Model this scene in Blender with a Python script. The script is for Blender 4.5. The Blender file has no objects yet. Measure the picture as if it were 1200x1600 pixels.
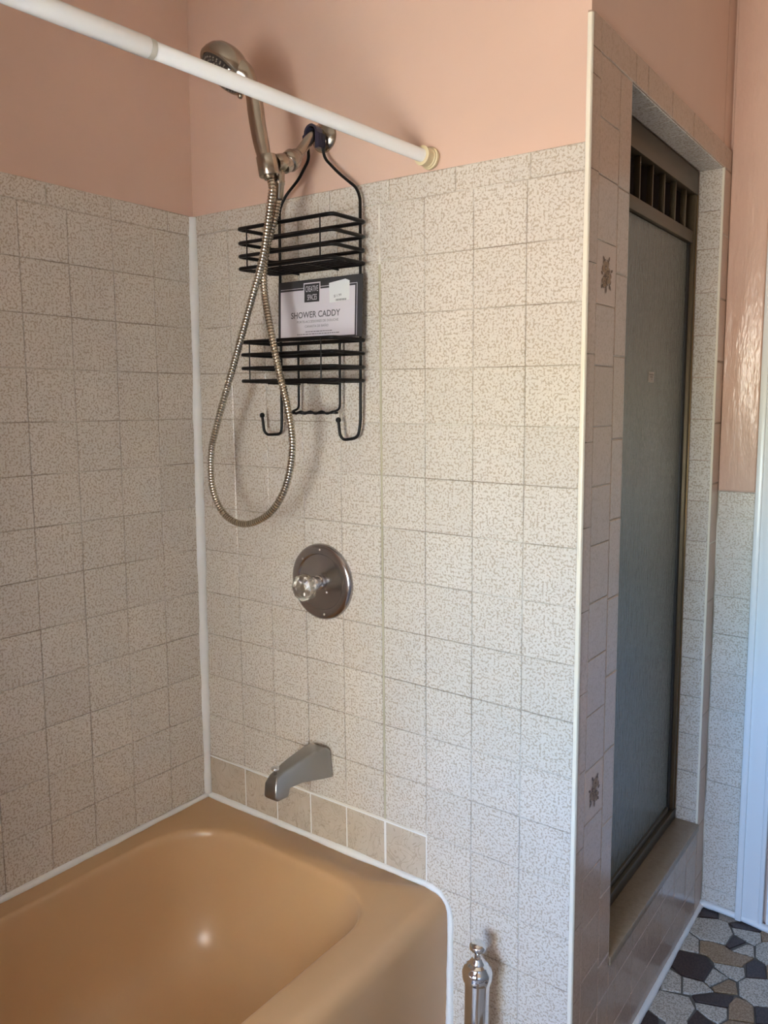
import bpy, bmesh, math, random
from mathutils import Vector, Matrix
random.seed(7)
scene = bpy.context.scene
COL = scene.collection

# ------------------------------------------------------------------ camera
S = -0.0158            # the tiled walls lean a little: x drifts with height
ZR = 1.747
cam_d = bpy.data.cameras.new('camera'); cam = bpy.data.objects.new('camera', cam_d); COL.objects.link(cam)
cam_d.sensor_fit = 'HORIZONTAL'; cam_d.sensor_width = 36.0; cam_d.lens = 36.0*1265.725/1200.0
cam_d.clip_start = 0.02
M = Matrix(((0.809251, -0.082388, 0.581657), (0.587454, 0.10809, -0.802006), (0.003205, 0.990721, 0.135871)))   # columns: right, up, back
cam.matrix_world = Matrix.Translation((1.57203, -1.37567, 1.46357)) @ M.to_4x4()
scene.camera = cam

# ------------------------------------------------------------------ daylight outside the window
SKY = 35.5
world = bpy.data.worlds.new('daylight'); scene.world = world; world.use_nodes = True
nt = world.node_tree; nt.nodes.clear()
wo = nt.nodes.new('ShaderNodeOutputWorld'); bg = nt.nodes.new('ShaderNodeBackground')
geo = nt.nodes.new('ShaderNodeTexCoord'); sep = nt.nodes.new('ShaderNodeSeparateXYZ')
mr = nt.nodes.new('ShaderNodeMapRange'); mr.inputs[1].default_value = -0.5; mr.inputs[2].default_value = 0.5
cr = nt.nodes.new('ShaderNodeValToRGB')
# sunlit pale paving below, a belt of greenery at the horizon, blue sky above
els = [(0.0, (1.0, 0.93, 0.81)), (0.42, (1.0, 0.93, 0.81)), (0.465, (0.95, 0.89, 0.67)), (0.492, (0.74, 0.92, 0.52)), (0.515, (0.70, 0.90, 0.60)), (0.535, (0.58, 0.94, 1.15)), (0.57, (0.50, 0.95, 1.62)), (1.0, (0.46, 0.64, 1.10))]
cr.color_ramp.elements[0].position = els[0][0]; cr.color_ramp.elements[0].color = els[0][1]+(1,)
cr.color_ramp.elements[1].position = els[-1][0]; cr.color_ramp.elements[1].color = els[-1][1]+(1,)
for p_, c_ in els[1:-1]:
    e = cr.color_ramp.elements.new(p_); e.color = c_+(1,)
nt.links.new(geo.outputs['Generated'], sep.inputs[0]); nt.links.new(sep.outputs['Z'], mr.inputs[0])
nt.links.new(mr.outputs[0], cr.inputs[0]); nt.links.new(cr.outputs[0], bg.inputs[0])
bg.inputs[1].default_value = SKY; nt.links.new(bg.outputs[0], wo.inputs[0])
# window opening in the wall behind the camera, with a light portal in it
WY = -2.45; WX0, WX1, WZ0, WZ1 = 0.80, 1.60, 0.77, 1.58
pl = bpy.data.lights.new('window_portal', 'AREA'); pl.shape = 'RECTANGLE'; pl.size = WX1-WX0; pl.size_y = WZ1-WZ0
plo = bpy.data.objects.new('window_portal', pl); COL.objects.link(plo)
plo.location = ((WX0+WX1)/2, WY-0.06, (WZ0+WZ1)/2); plo.rotation_euler = (math.radians(90), 0, 0)
pl.cycles.is_portal = True
# added sunlight: brightens only the added wall outside and misses the window itself
bounce_sun = bpy.data.lights.new('bounce_sun', 'SUN'); bounce_sun.energy = 62.0; bounce_sun.color = (1.0, 0.97, 0.91); bounce_sun.angle = math.radians(0.6)
so = bpy.data.objects.new('bounce_sun', bounce_sun); COL.objects.link(so); so.location = (-3, 3, 4)
so.rotation_euler = Vector((0.80, -0.40, -0.45)).to_track_quat('-Z', 'Y').to_euler()

scene.view_settings.view_transform = 'Standard'; scene.view_settings.look = 'None'
scene.view_settings.gamma = 1.0; scene.view_settings.exposure = 0.0; scene.view_settings.use_curve_mapping = False
cy = scene.cycles
cy.use_denoising = True; cy.max_bounces = 10; cy.diffuse_bounces = 6; cy.glossy_bounces = 5
cy.transmission_bounces = 8; cy.sample_clamp_indirect = 60.0; cy.caustics_refractive = False

# ------------------------------------------------------------------ helpers
def tag(o, label=None, cat=None, group=None, kind=None):
    if label: o['label'] = label
    if cat: o['category'] = cat
    if group: o['group'] = group
    if kind: o['kind'] = kind
    return o

def mk(name, verts, faces, mat, parent=None, loc=(0, 0, 0), smooth=False, fix=True, auto=None):
    """one mesh object; verts are world coordinates, stored relative to the root/loc"""
    me = bpy.data.meshes.new(name)
    base = Vector(loc)
    if parent is not None:
        base = base + Vector(parent['_org'] if '_org' in parent else (0, 0, 0))
    me.from_pydata([tuple(Vector(v)-base) for v in verts], [], faces)
    if fix:
        bm = bmesh.new(); bm.from_mesh(me); bmesh.ops.recalc_face_normals(bm, faces=bm.faces); bm.to_mesh(me); bm.free()
    if smooth:
        for p in me.polygons: p.use_smooth = True
        if auto: me.set_sharp_from_angle(angle=math.radians(auto))
    me.materials.append(mat)
    o = bpy.data.objects.new(name, me); COL.objects.link(o)
    o.parent = parent; o.location = Vector(loc)
    o['_org'] = tuple(base)
    return o

def root(name, loc, label, cat, group=None):
    o = bpy.data.objects.new(name, None); COL.objects.link(o); o.location = loc; o.empty_display_size = 0.05
    o['_org'] = tuple(loc)
    return tag(o, label, cat, group)

def boxvf(x0, x1, y0, y1, z0, z1):
    v = [(x0, y0, z0), (x1, y0, z0), (x1, y1, z0), (x0, y1, z0), (x0, y0, z1), (x1, y0, z1), (x1, y1, z1), (x0, y1, z1)]
    f = [(0, 3, 2, 1), (4, 5, 6, 7), (0, 1, 5, 4), (1, 2, 6, 5), (2, 3, 7, 6), (3, 0, 4, 7)]
    return v, f

def join(parts):
    V, F = [], []
    for v, f in parts:
        n = len(V); V += list(v); F += [tuple(i+n for i in q) for q in f]
    return V, F

def bevelled(vf, w, seg=2, only=None):
    """bevel all sharp edges of a closed shape and return verts, faces"""
    v, f = vf
    bm = bmesh.new(); bv = [bm.verts.new(p) for p in v]
    for q in f: bm.faces.new([bv[i] for i in q])
    bmesh.ops.recalc_face_normals(bm, faces=bm.faces)
    ed = [e for e in bm.edges if len(e.link_faces) == 2 and e.calc_face_angle(0) > math.radians(25) and (only is None or only(e))]
    bmesh.ops.bevel(bm, geom=ed, offset=w, segments=seg, profile=0.5, affect='EDGES', clamp_overlap=True)
    bm.verts.index_update()
    V = [tuple(x.co) for x in bm.verts]; F = [tuple(x.index for x in q.verts) for q in bm.faces]; bm.free()
    return V, F

def frame(d):
    d = Vector(d).normalized()
    a = d.cross(Vector((0, 0, 1)))
    if a.length < 1e-4: a = Vector((1, 0, 0))
    a.normalize(); return a, a.cross(d).normalized(), d

def lathe(profile, org, axis, seg=32):
    """profile: list of (radius, distance along the axis)"""
    a, b, d = frame(axis); org = Vector(org); V, F = [], []
    rings = []
    for r, t in profile:
        if r < 1e-6:
            rings.append([len(V)]); V.append(tuple(org+d*t))
        else:
            rings.append(list(range(len(V), len(V)+seg)))
            for i in range(seg):
                th = 2*math.pi*i/seg
                V.append(tuple(org+d*t+a*(r*math.cos(th))+b*(r*math.sin(th))))
    for A, B in zip(rings, rings[1:]):
        for i in range(seg):
            j = (i+1) % seg
            if len(A) == 1 and len(B) == 1: continue
            if len(A) == 1: F.append((A[0], B[i], B[j]))
            elif len(B) == 1: F.append((A[i], B[0], A[j]))
            else: F.append((A[i], B[i], B[j], A[j]))
    if len(rings[0]) > 1: F.append(tuple(reversed(rings[0])))
    if len(rings[-1]) > 1: F.append(tuple(rings[-1]))
    return V, F

def smooth_path(pts, n=8, closed=False):
    P = [Vector(p) for p in pts]; out = []
    N = len(P)
    for i in range(N if closed else N-1):
        g = lambda k: P[k % N] if closed else P[min(max(k, 0), N-1)]
        p0, p1, p2, p3 = g(i-1), g(i), g(i+1), g(i+2)
        for k in range(n):
            t = k/n
            out.append(0.5*((2*p1)+(p2-p0)*t+(2*p0-5*p1+4*p2-p3)*t*t+(3*p1-p0-3*p2+p3)*t**3))
    if not closed: out.append(P[-1])
    return out

def rounded_poly(pts, r, n=5, closed=False):
    """polyline with its corners rounded"""
    P = [Vector(p) for p in pts]; N = len(P); out = []
    for i in range(N):
        if not closed and i in (0, N-1): out.append(P[i]); continue
        a, b, c = P[i-1], P[i], P[(i+1) % N]
        u = (a-b); w = (c-b); rr = min(r, u.length*.48, w.length*.48)
        s, e = b+u.normalized()*rr, b+w.normalized()*rr
        for k in range(n+1):
            t = k/n; out.append(s*(1-t)**2+b*2*t*(1-t)+e*t*t)
    return out

def tube(path, r, seg=10, closed=False, radii=None):
    P = [Vector(p) for p in path]; N = len(P); V, F = [], []
    T = []
    for i in range(N):
        if closed: d = P[(i+1) % N]-P[i-1]
        else: d = P[min(i+1, N-1)]-P[max(i-1, 0)]
        T.append(d.normalized())
    a, b, _ = frame(T[0])
    for i in range(N):
        if i:
            a = (a-T[i]*a.dot(T[i])).normalized(); b = a.cross(T[i]).normalized()
        rr = radii[i] if radii else r
        for k in range(seg):
            th = 2*math.pi*k/seg
            V.append(tuple(P[i]+a*rr*math.cos(th)+b*rr*math.sin(th)))
    for i in range(N if closed else N-1):
        j = (i+1) % N
        for k in range(seg):
            l = (k+1) % seg
            F.append((i*seg+k, i*seg+l, j*seg+l, j*seg+k))
    if not closed:
        F.append(tuple(range(seg))[::-1]); F.append(tuple((N-1)*seg+k for k in range(seg)))
    return V, F

def prism(poly, axis, h0, h1):
    """poly: 2D points; axis 'x' -> (y,z), 'y' -> (x,z), 'z' -> (x,y)"""
    def P(a, b, h): return (h, a, b) if axis == 'x' else (a, h, b) if axis == 'y' else (a, b, h)
    n = len(poly); V = [P(a, b, h0) for a, b in poly]+[P(a, b, h1) for a, b in poly]
    F = [tuple(range(n))[::-1], tuple(range(n, 2*n))]+[(i, (i+1) % n, n+(i+1) % n, n+i) for i in range(n)]
    return V, F

def sx(u, z):
    """lean of the tiled walls"""
    k = min(1.0, max(0.0, u/0.12))
    return u+S*(z-ZR)*k
def lean(vf): return [(sx(x, z), y, z) for x, y, z in vf[0]], vf[1]

# ------------------------------------------------------------------ materials
def new_mat(name):
    m = bpy.data.materials.new(name); m.use_nodes = True
    return m, m.node_tree, m.node_tree.nodes['Principled BSDF']
def N(nt, t, **k):
    n = nt.nodes.new(t)
    for a, v in k.items(): setattr(n, a, v)
    return n
def pos(nt): return N(nt, 'ShaderNodeNewGeometry').outputs['Position']
def noise(nt, vec, scale, detail=2, rough=.5, stretch=None):
    if stretch:
        mp = N(nt, 'ShaderNodeMapping'); mp.inputs['Scale'].default_value = stretch
        nt.links.new(vec, mp.inputs[0]); vec = mp.outputs[0]
    n = N(nt, 'ShaderNodeTexNoise'); n.inputs['Scale'].default_value = scale
    n.inputs['Detail'].default_value = detail; n.inputs['Roughness'].default_value = rough
    nt.links.new(vec, n.inputs['Vector']); return n
def ramp(nt, fac, stops):
    c = N(nt, 'ShaderNodeValToRGB'); e = c.color_ramp.elements
    e[0].position, e[0].color = stops[0][0], tuple(stops[0][1])+(1,)
    e[1].position, e[1].color = stops[-1][0], tuple(stops[-1][1])+(1,)
    for p, q in stops[1:-1]:
        x = e.new(p); x.color = tuple(q)+(1,)
    nt.links.new(fac, c.inputs[0]); return c
def mix(nt, fac, a, b, mode='MIX'):
    m = N(nt, 'ShaderNodeMix', data_type='RGBA', blend_type=mode)
    for s, v in ((0, fac), (6, a), (7, b)):
        if hasattr(v, 'links') or hasattr(v, 'is_output'): nt.links.new(v, m.inputs[s])
        elif isinstance(v, (int, float)): m.inputs[s].default_value = v
        else: m.inputs[s].default_value = tuple(v)+(1,)
    return m.outputs[2]
def bump(nt, bsdf, h, strength, dist=0.001):
    b = N(nt, 'ShaderNodeBump'); b.inputs['Strength'].default_value = strength; b.inputs['Distance'].default_value = dist
    nt.links.new(h, b.inputs['Height']); nt.links.new(b.outputs[0], bsdf.inputs['Normal']); return b
def simple(name, col, rough=.5, metal=0.0, spec=.5, bmp=None, coat=0):
    m, nt, b = new_mat(name)
    b.inputs['Base Color'].default_value = tuple(col)+(1,); b.inputs['Roughness'].default_value = rough
    b.inputs['Metallic'].default_value = metal; b.inputs['Specular IOR Level'].default_value = spec
    if coat: b.inputs['Coat Weight'].default_value = coat
    if bmp:
        n = noise(nt, pos(nt), bmp[0], 3); bump(nt, b, n.outputs[0], bmp[1], bmp[2])
    return m

def speckled(name, base, spot, lo, hi, scale=150, tint=.06, rough=.22, bumps=.15, fade=None, amount=.85):
    m, nt, b = new_mat(name); p = pos(nt)
    n1 = noise(nt, p, scale, 1.5, .55); n2 = noise(nt, p, scale*.28, 2)
    ad = N(nt, 'ShaderNodeMath', operation='MULTIPLY_ADD'); ad.inputs[1].default_value = .22
    nt.links.new(n2.outputs[0], ad.inputs[0]); nt.links.new(n1.outputs[0], ad.inputs[2])
    sp = ramp(nt, ad.outputs[0], [(lo, (0, 0, 0)), (hi, (1, 1, 1))])
    n3 = noise(nt, p, 9, 3); rnd = N(nt, 'ShaderNodeObjectInfo').outputs['Random']
    t1 = ramp(nt, rnd, [(0, tuple(c*(1-tint) for c in base)), (1, tuple(min(1, c*(1+tint)) for c in base))])
    t2 = mix(nt, n3.outputs[0], t1.outputs[0], tuple(c*.93 for c in base))
    fine = ramp(nt, noise(nt, p, scale*3, 1).outputs[0], [(.35, (.93, .93, .93)), (.65, (1.05, 1.05, 1.05))])
    t3 = mix(nt, 1.0, t2, fine.outputs[0], 'MULTIPLY')
    mm = N(nt, 'ShaderNodeMath', operation='MULTIPLY'); mm.inputs[1].default_value = amount
    nt.links.new(sp.outputs[0], mm.inputs[0])
    col = mix(nt, mm.outputs[0], t3, spot)
    nt.links.new(col, b.inputs['Base Color']); b.inputs['Roughness'].default_value = rough
    bump(nt, b, noise(nt, p, 55, 2).outputs[0], bumps, .0015)
    return m

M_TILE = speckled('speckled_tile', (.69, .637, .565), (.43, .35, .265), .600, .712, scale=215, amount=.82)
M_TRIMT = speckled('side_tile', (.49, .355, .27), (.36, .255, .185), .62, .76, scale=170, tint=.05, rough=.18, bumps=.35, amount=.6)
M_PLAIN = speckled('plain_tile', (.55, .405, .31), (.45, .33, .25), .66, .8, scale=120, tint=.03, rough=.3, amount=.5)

M_WGROUT = simple('white_grout', (.80, .79, .76), .8)
M_BULL = simple('cream_glaze', (.80, .74, .62), .2, bmp=(60, .15, .001))

def groutmat():
    m, nt, b = new_mat('grout'); p = pos(nt)
    c = ramp(nt, noise(nt, p, 5, 3).outputs[0], [(.38, (.30, .24, .18)), (.50, (.46, .40, .32)), (.60, (.72, .68, .60))])
    nt.links.new(c.outputs[0], b.inputs['Base Color']); b.inputs['Roughness'].default_value = .85
    return m
M_GROUT = groutmat()

def marble():
    m, nt, b = new_mat('beige_marble_tile'); p = pos(nt)
    n = noise(nt, p, 14, 4, .6); v = N(nt, 'ShaderNodeTexNoise'); v.inputs['Scale'].default_value = 22; v.inputs['Distortion'].default_value = 2.5
    nt.links.new(p, v.inputs['Vector'])
    vein = ramp(nt, v.outputs[0], [(.47, (0, 0, 0)), (.50, (1, 1, 1)), (.53, (0, 0, 0))])
    base = ramp(nt, n.outputs[0], [(.3, (.50, .42, .33)), (.7, (.60, .52, .42))])
    nt.links.new(mix(nt, vein.outputs[0], base.outputs[0], (.42, .34, .26)), b.inputs['Base Color'])
    b.inputs['Roughness'].default_value = .25
    return m
M_MARB = marble()

def plaster(name, col, gloss, bstr, drip=0):
    m, nt, b = new_mat(name); p = pos(nt)
    n = noise(nt, p, 2.2, 4, .55)
    c = ramp(nt, n.outputs[0], [(.3, tuple(x*.94 for x in col)), (.7, tuple(min(1, x*1.04) for x in col))])
    nt.links.new(c.outputs[0], b.inputs['Base Color']); b.inputs['Roughness'].default_value = gloss
    h = noise(nt, p, 26, 4, .6, stretch=(1, 1, .55 if not drip else .22))
    bump(nt, b, h.outputs[0], bstr, .003 if not drip else .008)
    return m
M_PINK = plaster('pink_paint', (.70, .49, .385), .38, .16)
M_PINKD = plaster('thick_pink_paint', (.65, .44, .345), .26, .9, 1)
M_WHITE = simple('white_gloss_paint', (.80, .80, .79), .28, bmp=(30, .12, .002))
M_CEIL = simple('ceiling_paint', (.78, .74, .68), .8)
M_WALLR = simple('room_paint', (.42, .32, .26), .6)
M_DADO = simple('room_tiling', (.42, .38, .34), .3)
M_CAULK = simple('white_caulk', (.80, .80, .78), .45, bmp=(120, .6, .0015))
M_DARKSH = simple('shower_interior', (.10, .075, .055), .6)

def tubmat():
    m, nt, b = new_mat('tan_enamel'); p = pos(nt)
    n = noise(nt, p, 3, 3)
    c = ramp(nt, n.outputs[0], [(.3, (.555, .345, .175)), (.7, (.59, .37, .195))])
    nt.links.new(c.outputs[0], b.inputs['Base Color']); b.inputs['Roughness'].default_value = .30
    b.inputs['Specular IOR Level'].default_value = .5
    bump(nt, b, noise(nt, p, 18, 3).outputs[0], .05, .002)
    return m
M_TUB = tubmat()
M_NICKEL = simple('brushed_nickel', (.40, .355, .295), .24, 1.0, bmp=(400, .1, .0004))
M_CHROME = simple('chrome', (.78, .78, .78), .07, 1.0)
M_DULLCH = simple('worn_chrome', (.42, .40, .40), .22, 1.0, bmp=(90, .05, .0006))
M_SPOUT = simple('dull_spout_metal', (.36, .36, .35), .30, 1.0, bmp=(200, .1, .0006))
M_HOSE = simple('steel_hose', (.62, .57, .48), .22, 1.0)
M_HOSED = simple('hose_grooves', (.20, .16, .11), .4, 1.0)
M_BLACK = simple('black_coated_wire', (.004, .0035, .0035), .42, spec=.25)
M_PURPLE = simple('smoky_purple_plastic', (.040, .036, .058), .25)
M_RUBBER = simple('dark_nozzle_face', (.05, .04, .035), .5)
M_NOZ = simple('nozzle_rubber', (.26, .23, .19), .5)
M_ROD = simple('white_rod', (.93, .94, .93), .25)
M_CAP = simple('yellowed_cream_plastic', (.70, .60, .38), .35)
M_BRONZE = simple('bronze_anodised_frame', (.105, .075, .042), .42, .6)
M_GOLD = simple('brass_bead', (.30, .20, .085), .35, .9)
M_GASKET = simple('black_gasket', (.01, .009, .008), .5)
M_STONE = speckled('brown_cultured_marble', (.27, .195, .125), (.19, .13, .075), .60, .75, scale=60, rough=.32, amount=.5)
M_CARDD = simple('charcoal_woven_card', (.035, .032, .034), .7, bmp=(900, .6, .0006))
M_CARDW = simple('card_white', (.66, .62, .66), .5)
M_STICK = simple('price_sticker_paper', (.74, .75, .74), .5)
M_INK = simple('printed_ink', (.13, .12, .13), .6)
M_LABEL = simple('old_paper_label', (.45, .38, .31), .6)
M_LINK = simple('faded_print', (.20, .15, .11), .6)
M_DECAL = simple('brown_flower_print', (.12, .055, .02), .5)
M_DECAL2 = simple('pale_brown_flower_print', (.30, .18, .09), .5)

def acrylic():
    m, nt, b = new_mat('clear_acrylic')
    b.inputs['Base Color'].default_value = (.80, .75, .64, 1); b.inputs['Roughness'].default_value = .18
    b.inputs['Transmission Weight'].default_value = .9; b.inputs['IOR'].default_value = 1.49
    bump(nt, b, noise(nt, pos(nt), 120, 3).outputs[0], .5, .002)
    return m
M_ACR = acrylic()

def obscure():
    m, nt, b = new_mat('obscure_glass'); p = pos(nt)
    b.inputs['Base Color'].default_value = (.185, .185, .155, 1); b.inputs['Roughness'].default_value = .16
    b.inputs['Transmission Weight'].default_value = .25; b.inputs['IOR'].default_value = 1.5
    h = noise(nt, p, 150, 2, .6, stretch=(1, 1, .18))
    bump(nt, b, h.outputs[0], .9, .0025)
    return m
M_GLASS = obscure()

def floor_tile(name, c, spot, amt):
    return speckled(name, c, spot, .59, .67, scale=210, rough=.4, amount=amt, tint=.08, bumps=.25)
M_FT = {'l': floor_tile('light_speckled_floor_tile', (.56, .52, .45), (.26, .22, .17), .85),
        'b': floor_tile('brown_floor_tile', (.25, .155, .08), (.40, .29, .18), .7),
        'd': floor_tile('dark_floor_tile', (.035, .018, .016), (.08, .05, .04), .5),
        'p': floor_tile('pinkish_floor_tile', (.36, .29, .23), (.20, .15, .11), .8)}
M_FG = simple('floor_grout', (.14, .13, .115), .85, bmp=(300, .3, .001))

# ------------------------------------------------------------------ room shell
ROOM_R, ROOM_B, H = 2.15, -2.45, 2.62
YE = 0.953            # face of the far end wall
US = 1.008            # face of the tiling on the shower wall
def structure(name, parts, m, **k):
    V, F = join(parts); o = mk(name, V, F, m, **k); o['kind'] = 'structure'; return o

floor = structure('floor', [boxvf(-.14, ROOM_R+.1, ROOM_B-.1, 1.1, -.12, -.004)], M_FG)
ceiling = structure('ceiling', [boxvf(-.14, ROOM_R+.1, ROOM_B-.1, 1.1, H, H+.1)], M_CEIL)
wall_left = structure('wall_left', [boxvf(-.12, -.006, ROOM_B-.1, .006, -.1, H)], M_PINK)
wall_back = structure('wall_back', [lean(boxvf(-.12, 1.002, .006, .11, -.1, H))], M_PINK)
# wall with the shower opening (y .20-.885, z .28-2.053)
OY0, OY1, OZ0, OZ1 = .198, .884, .262, 2.056
UI = .945
wall_shower = structure('wall_shower', [lean(boxvf(UI-.06, 1.002, .11, OY0, -.1, H)),
    lean(boxvf(UI-.06, 1.002, OY0, OY1, OZ1+.004, H)), lean(boxvf(UI-.06, 1.002, OY1+.004, 1.06, -.1, H)),
    lean(boxvf(UI-.06, 1.002, OY0, OY1, -.1, OZ0))], M_PINK)
wall_end = structure('wall_end', [boxvf(.93, ROOM_R+.1, YE+.006, 1.09, -.1, H)], M_PINK)
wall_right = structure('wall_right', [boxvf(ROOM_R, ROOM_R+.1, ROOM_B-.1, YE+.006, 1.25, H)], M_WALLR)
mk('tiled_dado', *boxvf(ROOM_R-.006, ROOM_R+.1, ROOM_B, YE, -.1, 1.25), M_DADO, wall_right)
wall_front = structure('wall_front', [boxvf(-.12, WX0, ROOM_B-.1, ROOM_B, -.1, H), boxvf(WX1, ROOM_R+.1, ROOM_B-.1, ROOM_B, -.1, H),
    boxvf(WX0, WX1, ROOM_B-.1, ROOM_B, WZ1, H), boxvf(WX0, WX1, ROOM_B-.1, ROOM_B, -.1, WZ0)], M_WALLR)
wf = structure('window_1', [boxvf(WX0-.06, WX0, ROOM_B-.1, ROOM_B+.015, WZ0-.06, WZ1+.06), boxvf(WX1, WX1+.06, ROOM_B-.1, ROOM_B+.015, WZ0-.06, WZ1+.06),
    boxvf(WX0, WX1, ROOM_B-.1, ROOM_B+.015, WZ1, WZ1+.06), boxvf(WX0, WX1, ROOM_B-.1, ROOM_B+.03, WZ0-.06, WZ0)], M_WHITE)
structure('wall_wing', [boxvf(-.005, .775, -1.66, -1.555, -.1, H)], M_PINK)
# added, unseen wall outside: blocks blue sky and bounces warm light indoors
structure('wall_bounce', [boxvf(2.9, 6.0, -13.0, -4.2, -3.0, 5.5)], simple('bounce_cream', (.80, .77, .665), .9))
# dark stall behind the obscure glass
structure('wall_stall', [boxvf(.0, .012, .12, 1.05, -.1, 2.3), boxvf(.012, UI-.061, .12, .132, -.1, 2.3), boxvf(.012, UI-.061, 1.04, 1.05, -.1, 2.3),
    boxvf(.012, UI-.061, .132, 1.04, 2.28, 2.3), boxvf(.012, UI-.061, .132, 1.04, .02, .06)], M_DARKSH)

# ------------------------------------------------------------------ wall tiles
GAP = .0015
def tile(name, parent, mp, a0, a1, z0, z1, mat, th=.0055, ch=.0012, gap=GAP, gl=None, gr=None, jit=.0003):
    """a glazed tile: mp(a, z, d) -> world, d = height above the grout"""
    a0 += gl if gl is not None else gap/2; a1 -= gr if gr is not None else gap/2; z0 += gap/2; z1 -= gap/2
    if a1-a0 < .004 or z1-z0 < .004: return
    j = [random.uniform(-jit, jit) for _ in range(4)]
    c = ch
    pts = [(a0, z0, 0), (a1, z0, 0), (a1, z1, 0), (a0, z1, 0),
           (a0, z0, th-c*.8+j[0]), (a1, z0, th-c*.8+j[1]), (a1, z1, th-c*.8+j[2]), (a0, z1, th-c*.8+j[3]),
           (a0+c, z0+c, th+j[0]), (a1-c, z0+c, th+j[1]), (a1-c, z1-c, th+j[2]), (a0+c, z1-c, th+j[3])]
    F = [(0, 3, 2, 1), (0, 1, 5, 4), (1, 2, 6, 5), (2, 3, 7, 6), (3, 0, 4, 7), (4, 5, 9, 8), (5, 6, 10, 9), (6, 7, 11, 10), (7, 4, 8, 11), (8, 9, 10, 11)]
    V = [mp(*p) for p in pts]
    ctr = sum((Vector(v) for v in V), Vector())/len(V)
    return mk(name, V, F, mat, parent, loc=tuple(ctr))

rows = [1.747-.1097*k for k in range(0, 17)]
edges = [1.903, 1.857]+rows          # cap row, first full row, then the grid
# left wall : a = distance from the corner
mpL = lambda a, z, d: (d-.0055, -a, z)
mk('grout', *boxvf(-.0062, -.0024, -1.53, .0, .40, 1.903), M_GROUT, wall_left)
colsL = [.004]+[.1204+.11*k for k in range(0, 13)]
for r in range(len(edges)-1):
    z1, z0 = edges[r], edges[r+1]
    if z1 < .40: break
    z0 = max(z0, .40)
    if r == 0:
        a = .004; nx = .075
        while a < 1.50:
            tile('tile', wall_left, mpL, a, min(nx, 1.52), z0, z1, M_TILE, ch=.002); a = nx; nx += .155
        continue
    for i in range(len(colsL)-1):
        tile('tile', wall_left, mpL, colsL[i], colsL[i+1], z0, z1, M_TILE)
# back wall : a = x
mpB = lambda a, z, d: (sx(a, z), .0055-d, z)
mk('grout', *lean(boxvf(0, 1.0005, .0024, .0062, .0, 1.903)), M_GROUT, wall_back)
colsB = [.004]+[.12+.11*k for k in range(0, 8)]+[.9985]
zb = edges+[.0]
zb = [z for z in zb if z >= 0]
if zb[-1] > .001: zb.append(0.0)
for r in range(len(zb)-1):
    z1, z0 = zb[r], zb[r+1]
    if z1-z0 < .01: continue
    if r == 0:
        a = .004; nx = .12
        while a < .99:
            tile('tile', wall_back, mpB, a, min(nx, .9985), z0, z1, M_TILE, ch=.002); a = nx; nx += .155
        continue
    for i in range(len(colsB)-1):
        acc = (z1 < .56 and z0 > .40 and i <= 5)
        hid = z1 < .39 and colsB[i+1] < .70
        if hid: continue
        gl = .003 if i == 5 else None; gr = .003 if i == 4 else None
        t = tile('tile', wall_back, mpB, colsB[i], colsB[i+1], z0, z1-(.006 if acc else 0), M_MARB if acc else M_TILE, gl=gl, gr=gr, gap=.0035 if acc else GAP)
        if acc: t['label'] = 'beige marbled tile in the row above the tub'
mk('grout_joint', *lean(boxvf(.5575, .5625, .0010, .0030, .54, 1.74)), simple('stained_grout', (.47, .43, .30), .8, bmp=(200, .4, .001)), wall_back)
mk('white_grout', *lean(boxvf(0, .672, .0012, .0050, .43, .536)), M_WGROUT, wall_back)
# shower wall : a = y
mpS = lambda a, z, d: (sx(US-.0055+d, z), a, z)
mk('grout', *join([lean(boxvf(1.0, 1.0064, .012, OY0, 0, 2.11)), lean(boxvf(1.0, 1.0064, OY0, OY1, OZ1, 2.11)), lean(boxvf(1.0, 1.0064, OY1, YE+.01, 0, 2.11)),
    lean(boxvf(1.0, 1.0064, OY0, OY1, 0, OZ0))]), M_GROUT, wall_shower)
tS = wall_shower
YA, YB, YC = .038, .133, OY0-.003
# corner trim pieces with a rounded nose
def bull(z0, z1):
    R = .010; pr = []
    x1, x0, y0 = US, .9995, -.004
    pr = [(x0, y0+.001), (x0+.001, y0)]
    for k in range(5):
        t = math.radians(-90+90*k/4); pr.append((x1-R*.8+R*.8*math.cos(t), y0+R+R*math.sin(t)))
    pr += [(x1, YA-.0008), (x1-.0055, YA-.0008), (x1-.0055, .006), (x0, .006)]
    return lean(prism(pr, 'z', z0+GAP/2, z1-GAP/2))
zj = [2.11, 2.055, 2.012, 1.859, 1.704, 1.547, 1.391, 1.236, 1.08, .922, .767, .61, .453, .297, .14, 0]
for z1, z0 in zip(zj, zj[1:]):
    V, F = bull(z0, z1); mk('corner_tile', V, F, M_BULL if False else M_TRIMT, tS, loc=(sx(US, z0), .01, (z0+z1)/2), smooth=True, auto=35)
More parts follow.
